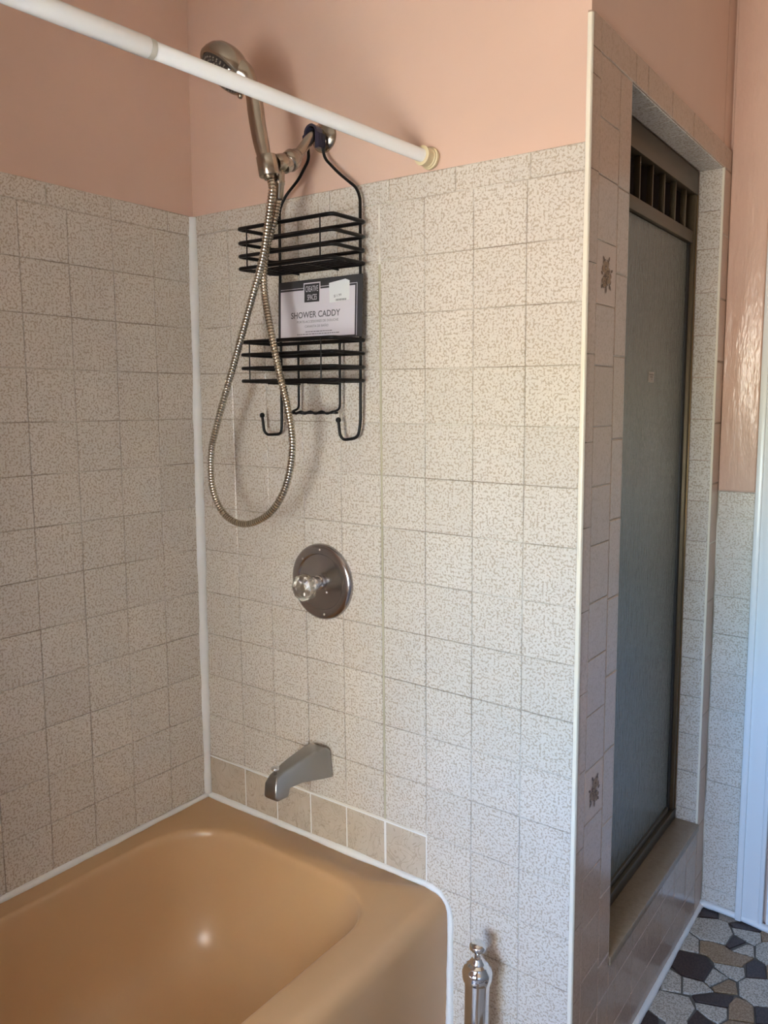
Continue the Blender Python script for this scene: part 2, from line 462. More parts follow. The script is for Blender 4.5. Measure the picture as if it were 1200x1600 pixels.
# cream glazed nose running up the corner in front of the back wall tiling
nose = [(.9995, .0055), (.9995, -.0048), (1.003, -.0062), (1.0068, -.0055), (1.0085, -.003), (1.0086, .001), (1.0072, .004)]
V, F = lean(prism(nose, 'z', 0, 2.105)); mk('corner_nosing', V, F, M_BULL, tS, smooth=True, auto=40)['label'] = 'cream glazed rounded corner edge'
deco = {}
zm = [2.055, 1.952, 1.857, 1.747, 1.637, 1.528, 1.418, 1.308, 1.198, 1.089, .979, .869, .759, .650, .540, .430, .320, .211, .101, .0]
for z1, z0 in zip(zm, zm[1:]):
    fl = abs(z1-1.747) < .002 or abs(z1-.759) < .002
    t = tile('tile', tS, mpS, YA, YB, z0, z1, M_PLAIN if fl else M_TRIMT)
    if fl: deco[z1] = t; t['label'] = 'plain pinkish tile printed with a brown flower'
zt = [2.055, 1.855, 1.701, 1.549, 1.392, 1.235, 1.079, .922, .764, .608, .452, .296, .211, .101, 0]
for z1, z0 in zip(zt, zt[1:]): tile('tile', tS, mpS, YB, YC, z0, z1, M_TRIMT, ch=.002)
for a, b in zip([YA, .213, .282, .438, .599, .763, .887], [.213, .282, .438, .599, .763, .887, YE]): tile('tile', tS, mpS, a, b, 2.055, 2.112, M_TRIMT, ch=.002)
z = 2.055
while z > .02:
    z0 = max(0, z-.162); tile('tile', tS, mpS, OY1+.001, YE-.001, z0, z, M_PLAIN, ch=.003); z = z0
# curb face
cy_ = [YC+.0]+[.241+.108*k for k in range(6)]+[OY1]
for z1, z0 in zip([.262, .211, .101], [.211, .101, .0]):
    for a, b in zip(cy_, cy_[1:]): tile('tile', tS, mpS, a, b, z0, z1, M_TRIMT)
# jambs and soffit of the opening
mpJ = lambda a, z, d: (sx(a, z), OY1+.0045-d, z)
mpJ2 = lambda a, z, d: (sx(a, z), OY0-.0045+d, z)
zz = [OZ1]+[r for r in zm if OZ0 < r < OZ1-.02]+[OZ0+.02]
for z1, z0 in zip(zz, zz[1:]):
    tile('tile', tS, mpJ, UI, US-.004, z0, z1, M_TILE); tile('tile', tS, mpJ2, UI, US-.004, z0, z1, M_TILE)
V, F = lean(boxvf(US-.006, US-.0005, OY1-.001, OY1+.004, OZ0, OZ1)); mk('corner_nosing', V, F, M_BULL, tS)
mpC = lambda a, z, d: (sx(z, OZ1), a, OZ1+.004-d)
for k in range(7):
    a = OY0+.0+.108*k-.07
    tile('tile', tS, mpC, max(a, OY0), min(a+.108, OY1), UI, US-.003, M_TILE)
# curb cap
V, F = bevelled(lean(boxvf(UI-.012, US+.004, OY0-.001, OY1+.001, OZ0, OZ0+.022)), .004, 2)
mk('curb_cap', V, F, M_STONE, tS, smooth=True, auto=40)['label'] = 'brown cultured marble cap on the shower curb'

# flower prints on the two plain tiles (flat print lying on the glaze)
def flower(t, zc, yc, flip=1, s=1.0):
    def leaf(cx, cz, L, W, ang, n=7):
        pts = []
        for k in range(2*n):
            u = k/n
            if u <= 1: px, pz = -L/2+L*u, W/2*math.sin(math.pi*u)
            else: px, pz = L/2-L*(u-1), -W/2*math.sin(math.pi*(u-1))
            c, s_ = math.cos(ang), math.sin(ang); pts.append((cx+px*c-pz*s_, cz+px*s_+pz*c))
        return pts
    dark, pale = [], []
    def arc_(cx, cz, r, a0, a1, w, n=6):
        o = [(cx+r*math.cos(a0+(a1-a0)*k/n), cz+r*math.sin(a0+(a1-a0)*k/n)) for k in range(n+1)]
        i_ = [(cx+(r-w*math.sin(math.pi*(k+.4)/(n+.8)))*math.cos(a0+(a1-a0)*k/n), cz+(r-w*math.sin(math.pi*(k+.4)/(n+.8)))*math.sin(a0+(a1-a0)*k/n)) for k in range(n+1)]
        for k in range(n): dark.append([o[k], o[k+1], i_[k+1], i_[k]])
    fr = random.Random(5)
    for bx, bz, R_ in ((-.004, .013, .0155), (.006, -.004, .0135), (-.009, -.013, .011)):
        for k in range(5):
            a = 2*math.pi*k/5+bx*90; px, pz = bx+R_*.55*math.cos(a), bz+R_*.55*math.sin(a)
            pale.append(leaf(px, pz, R_*.95, R_*.8, a)); arc_(px, pz, R_*.52, a-1.25, a+1.15, .0026)
        arc_(bx, bz, R_*.30, 0, 5.2, .0022)
    for (x, z_, L_, a) in [(-.013, .028, .012, 2.2), (.008, .030, .012, 1.1), (.020, .010, .011, .5), (-.020, .002, .010, 2.6), (.014, -.020, .014, -1.0), (-.002, -.026, .015, 1.5), (-.018, -.021, .011, .9)]:
        dark.append(leaf(x, z_, L_, .0055, a))
    for nm, L, m, d in (('flower_petals', pale, M_DECAL2, .0003), ('flower_outline', dark, M_DECAL, .0005)):
        V, F = [], []
        for pl_ in L:
            n = len(V); pl3 = [(sx(US+d+.0001, zc+z_*s), yc+flip*x*s*1.2, zc+z_*s) for x, z_ in pl_]
            V += pl3; F.append(tuple(range(n, n+len(pl3))))
        mk(nm, V, F, m, t)
flower(deco[1.747], 1.690, .086, 1, .98)
flower(deco[.759], .703, .086, -1, 1.0)

# end wall : a = x (lean applied), face at YE
mpE = lambda a, z, d: (sx(a, z), YE+.0055-d, z)
mk('grout', *lean(boxvf(.995, 1.105, YE+.0016, YE+.0065, 0, 1.222)), M_GROUT, wall_end)
ze = [1.222, 1.147, 1.039, .930, .822, .713, .605, .496, .388, .279, .171, .062, 0]
for z1, z0 in zip(ze, ze[1:]): tile('tile', wall_end, mpE, 1.0095, 1.103, z0, z1, M_TILE)
V, F = bevelled(lean(boxvf(1.0085, 1.1035, YE-.0065, YE+.006, 1.2245, H-.005)), .004, 3)
mk('paint_layer', V, F, M_PINKD, wall_end, smooth=True, auto=50)['label'] = 'thick lumpy pink paint above the tiles'
# door and its casing on the end wall
d1 = structure('door_1', [lean(boxvf(1.185, 1.93, YE-.006, YE+.004, .006, 2.03))], M_WHITE)
mk('door_panel', *bevelled(lean(boxvf(1.28, 1.84, YE-.012, YE-.006, .25, .90)), .004), M_WHITE, d1)
mk('door_panel', *bevelled(lean(boxvf(1.28, 1.84, YE-.012, YE-.006, 1.05, 1.90)), .004), M_WHITE, d1)
mk('door_knob', *lathe([(0, 0), (.026, .001), (.026, .006), (.010, .010), (.010, .030), (.022, .038), (.028, .052), (.022, .064), (0, .068)], (1.24, YE-.006, .98), (0, -1, 0)), M_CHROME, d1, smooth=True)
def casing(x0, x1, z0, z1):
    return [bevelled(lean(boxvf(x0, x0+.017, YE-.020, YE+.006, z0, z1)), .003), bevelled(lean(boxvf(x0+.0165, x1-.012, YE-.014, YE+.006, z0, z1)), .002),
            bevelled(lean(boxvf(x1-.0125, x1, YE-.018, YE+.006, z0, z1)), .004)]
structure('trim_1', casing(1.106, 1.178, 0.003, 2.10)+[bevelled(lean(boxvf(1.106, 2.0, YE-.018, YE+.006, 2.035, 2.10)), .003), bevelled(lean(boxvf(1.935, 2.0, YE-.016, YE+.006, .003, 2.034)), .003)], M_WHITE, smooth=True, auto=40)

# ------------------------------------------------------------------ caulk and sealant beads
def bead(name, path, w, nrm, seg=9, seed=1, squash=.6):
    """irregular sealant bead along a path"""
    rnd = random.Random(seed); P = []
    for a, b in zip(path, path[1:]):
        a, b = Vector(a), Vector(b); n = max(2, int((b-a).length/.012))
        P += [a.lerp(b, k/n) for k in range(n)]
    P.append(Vector(path[-1]))
    rad = []; x = 1.0
    for i in range(len(P)):
        x += rnd.uniform(-.10, .10); x = min(1.22, max(.82, x)); rad.append(w*x)
    V, F = tube(P, w, seg, radii=rad)
    o = mk(name, V, F, M_CAULK, smooth=True); o['kind'] = 'structure'; return o
TZ = .42
bead('trim_2', [(.002, -.003, TZ+.012), (.001, -.004, 1.40), (.001, -.002, 1.85), (.000, .0, 1.90)], .0115, None, seed=3)
bead('trim_3', [(.0, .0, TZ+.004), (.0, -.5, TZ+.004), (.0, -1.53, TZ+.004)], .0075, None, seed=4)
bead('trim_4', [(.0, .002, TZ+.005), (.35, .001, TZ+.006), (.69, .001, TZ+.006), (.725, .001, TZ-.001), (.748, .001, TZ-.03), (.7530, .001, TZ-.06), (.7545, .001, .2), (.756, .001, 0)], .0085, None, seed=5)
bead('trim_5', [(sx(US, 0)+.001, .0, .004), (sx(US, 0)+.001, YE, .004)], .0095, None, seed=6)
bead('trim_6', [(sx(US, 0), YE-.001, .010), (1.10, YE-.004, .010), (1.155, YE-.008, .010), (1.24, YE-.016, .006)], .012, None, seed=7)

# ------------------------------------------------------------------ floor tiles
FP = [('d',[(1.0384,0.9742),(1.0802,0.9756),(1.0918,0.9185),(1.0472,0.8987),(1.0386,0.9338)]),('p',[(1.0835,0.9744),(1.1177,0.9816),(1.1515,0.9802),(1.1754,0.9788),(1.1683,0.9677),(1.1218,0.9224),(1.0952,0.9191)]),('d',[(1.1248,0.9148),(1.1744,0.9668),(1.2113,0.9734),(1.202,0.9271),(1.1669,0.9089),(1.1351,0.9056)]),('l',[(1.0374,0.8851),(1.0928,0.9143),(1.1198,0.916),(1.1429,0.8735),(1.1377,0.815),(1.0777,0.7972),(1.0428,0.8142),(1.0388,0.8446)]),('d',[(1.1461,0.8675),(1.1806,0.8576),(1.1507,0.8031),(1.1398,0.8084)]),('l',[(1.1361,0.8992),(1.2052,0.9225),(1.2151,0.8816),(1.2024,0.8587),(1.1833,0.8641),(1.1479,0.8749)]),('b',[(1.2046,0.9257),(1.2145,0.9733),(1.2278,0.9831),(1.2426,0.903),(1.217,0.8856)]),('l',[(1.1864,0.8497),(1.2012,0.8516),(1.2129,0.8053),(1.1594,0.7976)]),('l',[(1.2068,0.8588),(1.2194,0.8851),(1.2428,0.9018),(1.2552,0.87),(1.2653,0.8029),(1.2441,0.7915),(1.2315,0.8011),(1.2157,0.8099)]),('l',[(1.0433,0.8066),(1.0733,0.7917),(1.088,0.7366),(1.0412,0.7199),(1.0394,0.7655)]),('d',[(1.0347,0.8201),(1.0414,0.8108),(1.037,0.7866),(1.0331,0.7792)]),('b',[(1.0773,0.7896),(1.106,0.8043),(1.1365,0.806),(1.1628,0.7945),(1.2121,0.8005),(1.1997,0.7686),(1.1934,0.7461),(1.1297,0.7232),(1.1117,0.7388),(1.0902,0.7369)]),('d',[(1.0421,0.7152),(1.1105,0.7329),(1.133,0.7039),(1.1274,0.6334),(1.0781,0.6218),(1.0415,0.641)]),('d',[(1.2151,0.7967),(1.242,0.7912),(1.256,0.7354),(1.2139,0.7105),(1.2011,0.7654)]),('l',[(1.1323,0.7192),(1.2003,0.7441),(1.2093,0.7143),(1.1974,0.6846),(1.1721,0.6879),(1.1376,0.7065)]),('l',[(1.1353,0.6965),(1.1752,0.6821),(1.1454,0.6239),(1.131,0.634)]),('b',[(1.1518,0.6221),(1.1787,0.676),(1.1959,0.6749),(1.209,0.6354),(1.161,0.6105)]),('l',[(1.2012,0.6834),(1.2142,0.7091),(1.2761,0.7442),(1.2949,0.6414),(1.2497,0.6184),(1.2139,0.6353)]),('l',[(1.045,0.6263),(1.0762,0.6168),(1.093,0.5581),(1.0478,0.5383),(1.0431,0.5894)]),('l',[(1.082,0.6171),(1.128,0.6271),(1.1577,0.6092),(1.1155,0.5659),(1.0974,0.5594)]),('d',[(1.1187,0.5619),(1.164,0.607),(1.2029,0.6209),(1.2001,0.5728),(1.1302,0.5469)]),('l',[(1.0476,0.5334),(1.1133,0.5523),(1.1363,0.5231),(1.1304,0.4578),(1.1079,0.4368),(1.0743,0.4415),(1.0454,0.4545),(1.0449,0.495)]),('l',[(1.1321,0.5421),(1.1999,0.5676),(1.2074,0.5358),(1.195,0.506),(1.1703,0.5079),(1.1398,0.5243)]),('b',[(1.1997,0.5862),(1.2088,0.6215),(1.2324,0.624),(1.2505,0.6125),(1.2635,0.5589),(1.2118,0.5355)]),('d',[(1.2527,0.6152),(1.2956,0.6376),(1.3056,0.5829),(1.268,0.5581)]),('d',[(1.1416,0.5178),(1.1756,0.5015),(1.1922,0.4931),(1.1737,0.4562),(1.1373,0.4462),(1.1342,0.4609)]),('d',[(1.0411,0.4486),(1.0748,0.4371),(1.0814,0.4187),(1.0768,0.3828),(1.0442,0.3718),(1.0371,0.3928)]),('b',[(1.1995,0.5036),(1.2131,0.5317),(1.2452,0.5455),(1.2648,0.5547),(1.2711,0.5241),(1.2207,0.4807)]),('b',[(1.2454,0.7904),(1.266,0.7993),(1.2754,0.7476),(1.2578,0.7367)]),('p',[(1.1772,0.9812),(1.1889,0.9813),(1.2218,1.0153),(1.2266,0.9895),(1.2125,0.9791),(1.1837,0.9726)])]
def clip_poly(P, a, b, c):
    """keep a*x+b*y<=c"""
    out = []
    for i in range(len(P)):
        p, q = P[i], P[(i+1) % len(P)]; dp = a*p[0]+b*p[1]-c; dq = a*q[0]+b*q[1]-c
        if dp <= 0: out.append(p)
        if dp*dq < 0:
            t = dp/(dp-dq); out.append((p[0]+(q[0]-p[0])*t, p[1]+(q[1]-p[1])*t))
    return out
def floor_piece(P, kind):
    if len(P) < 3: return
    cx = sum(p[0] for p in P)/len(P); cyy = sum(p[1] for p in P)/len(P); n = len(P)
    ins = []
    for x, y in P:
        d = math.hypot(x-cx, y-cyy) or 1; k = max(0, d-.0015)/d; ins.append((cx+(x-cx)*k, cyy+(y-cyy)*k))
    h = random.uniform(-.0003, .0003)
    V = [(x, y, -.0045) for x, y in P]+[(x, y, -.001+h) for x, y in P]+[(x, y, h) for x, y in ins]
    F = [tuple(range(n))[::-1], tuple(range(2*n, 3*n))]
    for i in range(n):
        j = (i+1) % n; F += [(i, j, n+j, n+i), (n+i, n+j, 2*n+j, 2*n+i)]
    mk('floor_tile', V, F, M_FT[kind], floor, loc=(cx, cyy, 0))
XW = sx(US, 0)+.002
def shrink(P, g):
    """inset a convex polygon"""
    n = len(P); A = sum(P[i][0]*P[(i+1) % n][1]-P[(i+1) % n][0]*P[i][1] for i in range(n)); s = 1 if A > 0 else -1
    out = list(P)
    for i in range(n):
        p, q = P[i], P[(i+1) % n]; dx, dy = q[0]-p[0], q[1]-p[1]; L = math.hypot(dx, dy) or 1
        nx, ny = s*dy/L, -s*dx/L; out = clip_poly(out, nx, ny, nx*p[0]+ny*p[1]-g)
        if len(out) < 3: return []
    return out
for kind, P in FP:
    P = clip_poly(clip_poly(P, -1, 0, -XW), 0, 1, YE-.001)
    floor_piece(P, kind)
# the rest of the random mosaic: polygonal cells
rg = random.Random(21); seeds = [(sum(p[0] for p in P)/len(P), sum(p[1] for p in P)/len(P), None) for k, P in FP]
def inside(x, y, m=0.0): return x < 1.255+m and y > .392-m and y > .392+(x-1.03)*.80-m
tries = 0
while tries < 2600:
    tries += 1
    x, y = rg.uniform(.77, ROOM_R), rg.uniform(ROOM_B, YE)
    if inside(x, y, .012) and x > 1.0: continue
    if x < XW and y > 0: continue
    rr = rg.uniform(.050, .085)
    if y < -.2 or x > 1.7: rr = .095
    if any(math.hypot(x-s_[0], y-s_[1]) < (rr if s_[2] else .042) for s_ in seeds): continue
    seeds.append((x, y, rg.choice('lllbdlbd')))
for i, (x, y, kd) in enumerate(seeds):
    if not kd: continue
    P = [(x-.14, y-.14), (x+.14, y-.14), (x+.14, y+.14), (x-.14, y+.14)]
    for j, (a, b, kk) in enumerate(seeds):
        if i == j or math.hypot(a-x, b-y) > .3: continue
        dx, dy = a-x, b-y; P = clip_poly(P, dx, dy, dx*(x+a)/2+dy*(y+b)/2)
        if len(P) < 3: break
    if len(P) < 3: continue
    if x > 1.0 and y > 0: P = clip_poly(P, -1, 0, -XW)
    if x < XW: P = clip_poly(P, 0, 1, -.004)
    P = clip_poly(clip_poly(clip_poly(P, 0, 1, YE-.001), -1, 0, -.757), 1, 0, ROOM_R-.01)
    P = clip_poly(P, 0, -1, -ROOM_B)
    P = shrink(P, .0017)
    if len(P) >= 3: floor_piece(P, kd)

# ------------------------------------------------------------------ bathtub
def rrect(x0, x1, y0, y1, r, z, n=8):
    """rounded rectangle loop, r = radii at (x1,y1),(x0,y1),(x0,y0),(x1,y0)"""
    if isinstance(r, (int, float)): r = (r,)*4
    L = []
    for (cx, cyy, rr, a0) in ((x1-r[0], y1-r[0], r[0], 0), (x0+r[1], y1-r[1], r[1], 90), (x0+r[2], y0+r[2], r[2], 180), (x1-r[3], y0+r[3], r[3], 270)):
        for k in range(n+1):
            t = math.radians(a0+90*k/n); L.append((cx+rr*math.cos(t), cyy+rr*math.sin(t), z))
    return L
TX1, TY0 = .748, -1.535
tub = root('bathtub', (.37, -.76, 0), 'tan enamelled bathtub built into the corner under the tiled walls', 'bathtub')
loops = [rrect(.002, TX1, TY0, -.002, .003, 0), rrect(.002, TX1, TY0, -.002, .003, .36), rrect(.002, TX1, TY0, -.002, (.006, .003, .003, .006), .385),
         rrect(.002, TX1-.003, TY0, -.002, (.010, .003, .003, .01), .400), rrect(.002, TX1-.010, TY0, -.002, (.016, .003, .003, .016), .412), rrect(.002, TX1-.020, TY0+.001, -.002, (.022, .003, .003, .02), .418), rrect(.002, TX1-.034, TY0+.004, -.002, (.03, .003, .003, .02), .4205)]
# rim inner edge and basin
ix0, ix1, iy0, iy1 = .050, .655, -1.46, -.082
prof = [(.000, .4202, .13), (.004, .4193, .13), (.0075, .4165, .13), (.010, .411, .13), (.012, .400, .129), (.0145, .37, .128), (.020, .31, .126), (.028, .24, .122), (.040, .18, .117), (.058, .14, .11), (.085, .113, .10), (.125, .097, .085), (.165, .090, .07), (.26, .087, .03)]
for d, z_, rr in prof:
    loops.append(rrect(ix0+d*1.0, ix1-d*.85, iy0+d*2.4, iy1-d*1.0, (rr*1.02, rr*1.25, rr*1.1, rr), z_))
n = len(loops[0]); V = [p for L in loops for p in L]; F = []
for a in range(len(loops)-1):
    for k in range(n):
        l = (k+1) % n; F.append((a*n+k, a*n+l, (a+1)*n+l, (a+1)*n+k))
F.append(tuple((len(loops)-1)*n+k for k in range(n))); F.append(tuple(range(n))[::-1])
sh = mk('shell', V, F, M_TUB, tub, smooth=True, auto=60)
mk('drain', *lathe([(0, .003), (.018, .003), (.030, .002), (.034, 0), (.034, -.004)], (.36, -.40, .0885), (0, 0, 1), 28), M_CHROME, tub, smooth=True)

# ------------------------------------------------------------------ tub spout
XSP = .403
sp = root('tub_spout', (XSP, -.002, .64), 'dull grey metal tub spout sticking out above the tub rim', 'spout')
prf = [(-.003, .662), (-.020, .674), (-.048, .676), (-.110, .670), (-.150, .663), (-.170, .656), (-.179, .640), (-.182, .612), (-.176, .604), (-.143, .604), (-.138, .622), (-.100, .620), (-.040, .606), (-.003, .597)]
V, F = prism(prf, 'x', -1, 1)
def wid(y, z_):
    w = .031-.012*min(1, max(0, (-y-.03)/.14)); top = .006 if z_ > .65 else 0
    return w-top*1.2
V = [(XSP+x*wid(y, z_), y, z_) for x, y, z_ in V]
V, F = bevelled((V, F), .0045, 3)
mk('body', V, F, M_SPOUT, sp, smooth=True, auto=35)
mk('diverter_knob', *lathe([(.0038, 0), (.0038, .011), (.0085, .013), (.0098, .016), (.0085, .019), (0, .0205)], (XSP, -.163, .655), (0, 0, 1), 16), M_CHROME, sp, smooth=True)

# ------------------------------------------------------------------ mixing valve
VX, VZ = .4045, 1.058
vr = root('shower_valve', (VX, 0, VZ), 'round grey metal valve plate with clear faceted knob on the tiled wall', 'valve')
mk('escutcheon', *lathe([(.087, .000), (.087, .003), (.0855, .008), (.081, .011), (.068, .0125), (.065, .0118), (.063, .0085), (.058, .008), (.030, .012), (.024, .013), (0, .013)], (VX, -.0005, VZ), (0, -1, 0), 56), M_DULLCH, vr, smooth=True, auto=50)
mk('stem', *lathe([(.016, 0), (.016, .006), (.0135, .008), (.0135, .014), (.0155, .015), (.0165, .020), (.0145, .026), (.010, .028), (.007, .034), (0, .034)], (VX, -.012, VZ), (0, -1, 0), 28), M_CHROME, vr, smooth=True, auto=50)
kb = mk('knob', *lathe([(.010, 0), (.018, .003), (.0280, .013), (.0315, .024), (.0290, .035), (.020, .041), (.014, .039), (0, .038)], (VX-.001, -.038, VZ-.002), (-.02, -1, -.04), 8), M_ACR, vr)
kb['label'] = 'clear faceted acrylic knob'
mk('knob_core', *lathe([(.006, -.006), (.006, .018), (.008, .019), (.008, .023), (0, .023)], (VX+.002, -.043, VZ-.001), (-.02, -1, -.04), 16), M_CHROME, vr, smooth=True, auto=40)
for k, (dx, dz) in enumerate([(.0, .074), (.012, -.073), (-.050, .048), (.020, -.021)]):
    mk('screw', *lathe([(.0035, 0), (.0035, .0015), (.002, .0025), (0, .0027)], (VX+dx, -.0115, VZ+dz), (0, -1, 0), 12), M_CHROME, vr, smooth=True)

# ------------------------------------------------------------------ shower arm with its holder
AX = .412
arm = root('shower_pipe', (AX, 0, 2.016), 'bronze-grey metal shower arm coming out of the pink wall above the tiles', 'shower arm')
mk('flange', *lathe([(.032, 0), (.032, .002), (.029, .007), (.018, .012), (.0125, .014), (.0125, .016)], (AX, .006, 2.014), (0, -1, 0), 32), M_NICKEL, arm, smooth=True, auto=50)
apath = smooth_path([(AX, .0, 2.016), (AX, -.025, 2.012), (AX, -.045, 1.995), (AX, -.070, 1.968), (AX, -.090, 1.950)], 6)
mk('pipe', *tube(apath, .0105, 18), M_NICKEL, arm, smooth=True, auto=50)
ad = (0, -.80, -.60)
mk('coupling', *lathe([(.0125, 0), (.0145, .003), (.0145, .012), (.018, .015), (.0205, .018), (.0205, .032), (.019, .036), (.0165, .038), (.016, .048), (.0145, .054)], (AX, -.080, 1.958), ad, 28), M_NICKEL, arm, smooth=True, auto=40)
mk('diverter_body', *lathe([(.0145, 0), (.0175, .004), (.0175, .022), (.0145, .028)], (AX, -.117, 1.936), (-.05, -.96, -.30), 24), M_NICKEL, arm, smooth=True, auto=40)
hb = (AX-.001, -.165, 1.918); hd = Vector((-.13, -.10, .98)).normalized()
mk('holder', *lathe([(.0165, -.019), (.0195, -.019), (.0205, -.017), (.0205, .017), (.0195, .019), (.0155, .019)], hb, hd, 28), M_NICKEL, arm, smooth=True, auto=40)
mk('hose_outlet', *lathe([(.0085, 0), (.0085, .010), (.0105, .012), (.0105, .026), (.0118, .028), (.0118, .034), (.0105, .036), (.0095, .062), (.0085, .064)], (.412, -.132, 1.925), (-.04, -.05, -1), 22), M_NICKEL, arm, smooth=True, auto=40)

# ------------------------------------------------------------------ hand shower and hose
hs = root('hand_shower', (.41, -.165, 1.91), 'brushed nickel hand shower on a long looped metal hose', 'hand shower')
hpts = [(.4135, -.163, 1.894), (.4075, -.167, 1.922), (.4000, -.170, 1.955), (.3930, -.174, 2.000), (.3880, -.177, 2.045), (.3830, -.182, 2.070), (.374, -.187, 2.086), (.357, -.192, 2.096)]
P = smooth_path(hpts, 6)
import bisect
def lerp_list(keys, t):
    for (a, va), (b, vb) in zip(keys, keys[1:]):
        if t <= b: return va+(vb-va)*(t-a)/(b-a)
    return keys[-1][1]
rk = [(0, .0105), (.15, .0125), (.3, .0155), (.5, .0165), (.66, .0145), (.78, .017), (.9, .024), (1, .028)]
mk('handle', *tube(P, .014, 20, radii=[lerp_list(rk, i/(len(P)-1)) for i in range(len(P))]), M_NICKEL, hs, smooth=True, auto=60)
hc = Vector((.328, -.198, 2.101)); hn = Vector((-.30, -.55, -.78)).normalized()
mk('head', *lathe([(0, -.044), (.016, -.043), (.030, -.038), (.042, -.030), (.050, -.019), (.0530, -.008), (.0535, .002), (.0515, .006), (.047, .0075), (.044, .005), (0, .005)], hc, hn, 44), M_NICKEL, hs, smooth=True, auto=45)
mk('face_plate', *lathe([(.0445, 0), (.0445, .0072), (.040, .0085), (0, .0092)], hc, hn, 40), M_RUBBER, hs, smooth=True, auto=40)
a_, b_, d_ = frame(hn); nz = []
for rad, cnt in ((.008, 6), (.016, 12), (.024, 18), (.032, 24), (.039, 28)):
    for k in range(cnt):
        t = 2*math.pi*(k+.5*(cnt % 4 == 0))/cnt; o_ = hc+a_*rad*math.cos(t)+b_*rad*math.sin(t)+d_*.008
        nz.append(lathe([(.0017, 0), (.0013, .0028), (0, .003)], o_, hn, 6))
nzo = mk('nozzles', *join(nz), M_NOZ, hs, smooth=True); nzo['kind'] = 'stuff'
mk('spray_lever', *lathe([(.003, 0), (.005, .004), (.0055, .010), (.0045, .015), (0, .017)], hc+a_*0+b_*-.047*1.0+d_*.002, hn+b_*-.4, 14), M_NICKEL, hs, smooth=True)
HP = [(.4130, -.1635, 1.897), (.4214, -.165, 1.875), (.413, -.165, 1.8329), (.3887, -.16, 1.7506), (.3491, -.155, 1.6663), (.2874, -.15, 1.5385), (.2283, -.145, 1.4157), (.1996, -.14, 1.3442), (.2029, -.14, 1.2655), (.2402, -.14, 1.2108), (.3039, -.14, 1.1966), (.3736, -.14, 1.225), (.4226, -.14, 1.2842), (.4482, -.145, 1.3677), (.4418, -.15, 1.4455), (.4185, -.15, 1.5227), (.3988, -.15, 1.6), (.3792, -.145, 1.6652), (.3751, -.145, 1.7150), (.3830, -.142, 1.7713), (.4015, -.140, 1.8195), (.4090, -.136, 1.8625)]
Q = smooth_path(HP, 40)
# resample evenly and give the strip-wound hose its ribs
L = [0]
for a, b in zip(Q, Q[1:]): L.append(L[-1]+(b-a).length)
pitch = .0062; cnt = int(L[-1]/pitch)
HR, rad = [], []
j = 0
for i in range(cnt):
    for fr, rr in ((0, .0058), (.22, .0060), (.30, .0074), (.62, .0078), (.93, .0073)):
        s_ = (i+fr)*pitch
        while j < len(L)-2 and L[j+1] < s_: j += 1
        t = (s_-L[j])/max(1e-9, L[j+1]-L[j]); HR.append(Q[j].lerp(Q[j+1], t)); rad.append(rr)
ho = mk('hose', *tube(HR, .007, 14, radii=rad), M_HOSE, hs, smooth=True, auto=50, fix=False)
ho['label'] = 'ribbed metal hose hanging in a long loop'; ho.data.materials.append(M_HOSED)
for i, p in enumerate(ho.data.polygons):
    if i < (len(HR)-1)*14 and (i//14) % 5 == 0: p.material_index = 1

# ------------------------------------------------------------------ wire shower caddy
cd = root('shower_caddy', (.415, -.02, 2.0), 'black wire shower caddy with two baskets hanging from the shower arm', 'caddy')
W = .0028
BX0, BX1, BY0, BY1 = .290, .541, -.021, -.121
def wire(name, pts, r=W, rnd=.012, closed=False, parent=cd, seg=10):
    return mk(name, *tube(rounded_poly(pts, rnd, 5, closed), r, seg, closed), M_BLACK, parent, smooth=True, auto=70)
wire('frame', [(.3945, -.030, 2.004), (.394, -.026, 1.985), (.392, -.022, 1.966), (.360, -.020, 1.930), (.324, -.020, 1.904), (.304, -.020, 1.878), (.303, -.020, 1.60), (.303, -.020, 1.412), (.3005, -.020, 1.388), (.262, -.026, 1.386), (.256, -.030, 1.395), (.2535, -.032, 1.428)], r=.0032, rnd=.014)
wire('frame', [(.4310, -.030, 2.000), (.433, -.026, 1.985), (.434, -.021, 1.962), (.470, -.020, 1.928), (.517, -.020, 1.892), (.5265, -.020, 1.872), (.5275, -.020, 1.60), (.527, -.020, 1.42), (.521, -.020, 1.386), (.487, -.026, 1.381), (.480, -.030, 1.390), (.4775, -.032, 1.420)], r=.0032, rnd=.014)
for q in ((.2533, -.0322, 1.430), (.4772, -.0322, 1.423)):
    V, F = lathe([(0, -.0062), (.0035, -.0052), (.0058, -.0022), (.0058, .0022), (.0035, .0052), (0, .0062)], q, (0, 0, 1), 16)
    mk('hook_tip', V, F, M_BLACK, cd, smooth=True)
def ring(z_, dx=0.0, x0=BX0, x1=BX1):
    return [(x0, BY0, z_), (x1, BY0, z_), (x1-.003, BY1, z_), (x0-.013, BY1, z_)]
ztop = [1.8215, 1.7925, 1.7655, 1.7400]; zlow = [1.5875, 1.5605, 1.5320, 1.5050]
for nm, zs, xa in (('upper_basket', ztop, BX0), ('lower_basket', zlow, BX0+.002)):
    b_o = wire(nm, ring(zs[0], x0=xa), closed=True, r=.0040)
    for z_ in zs[1:]: wire('ring', ring(z_, x0=xa), closed=True, parent=b_o, r=.0038)
    for x in (xa+.017, .508): wire('upright', [(x, BY1-.003, zs[0]), (x, BY1-.003, zs[3])], r=.0014, parent=b_o)
    for k in range(1, 6): wire('bottom_wire', [(xa-.002, BY0-.1*k/6, zs[3]-.003), (BX1, BY0-.1*k/6, zs[3]-.003)], r=.0018, parent=b_o)
    for x in (.36, .47): wire('bottom_wire', [(x, BY0, zs[3]-.006), (x, BY1, zs[3]-.006)], r=.0018, parent=b_o)
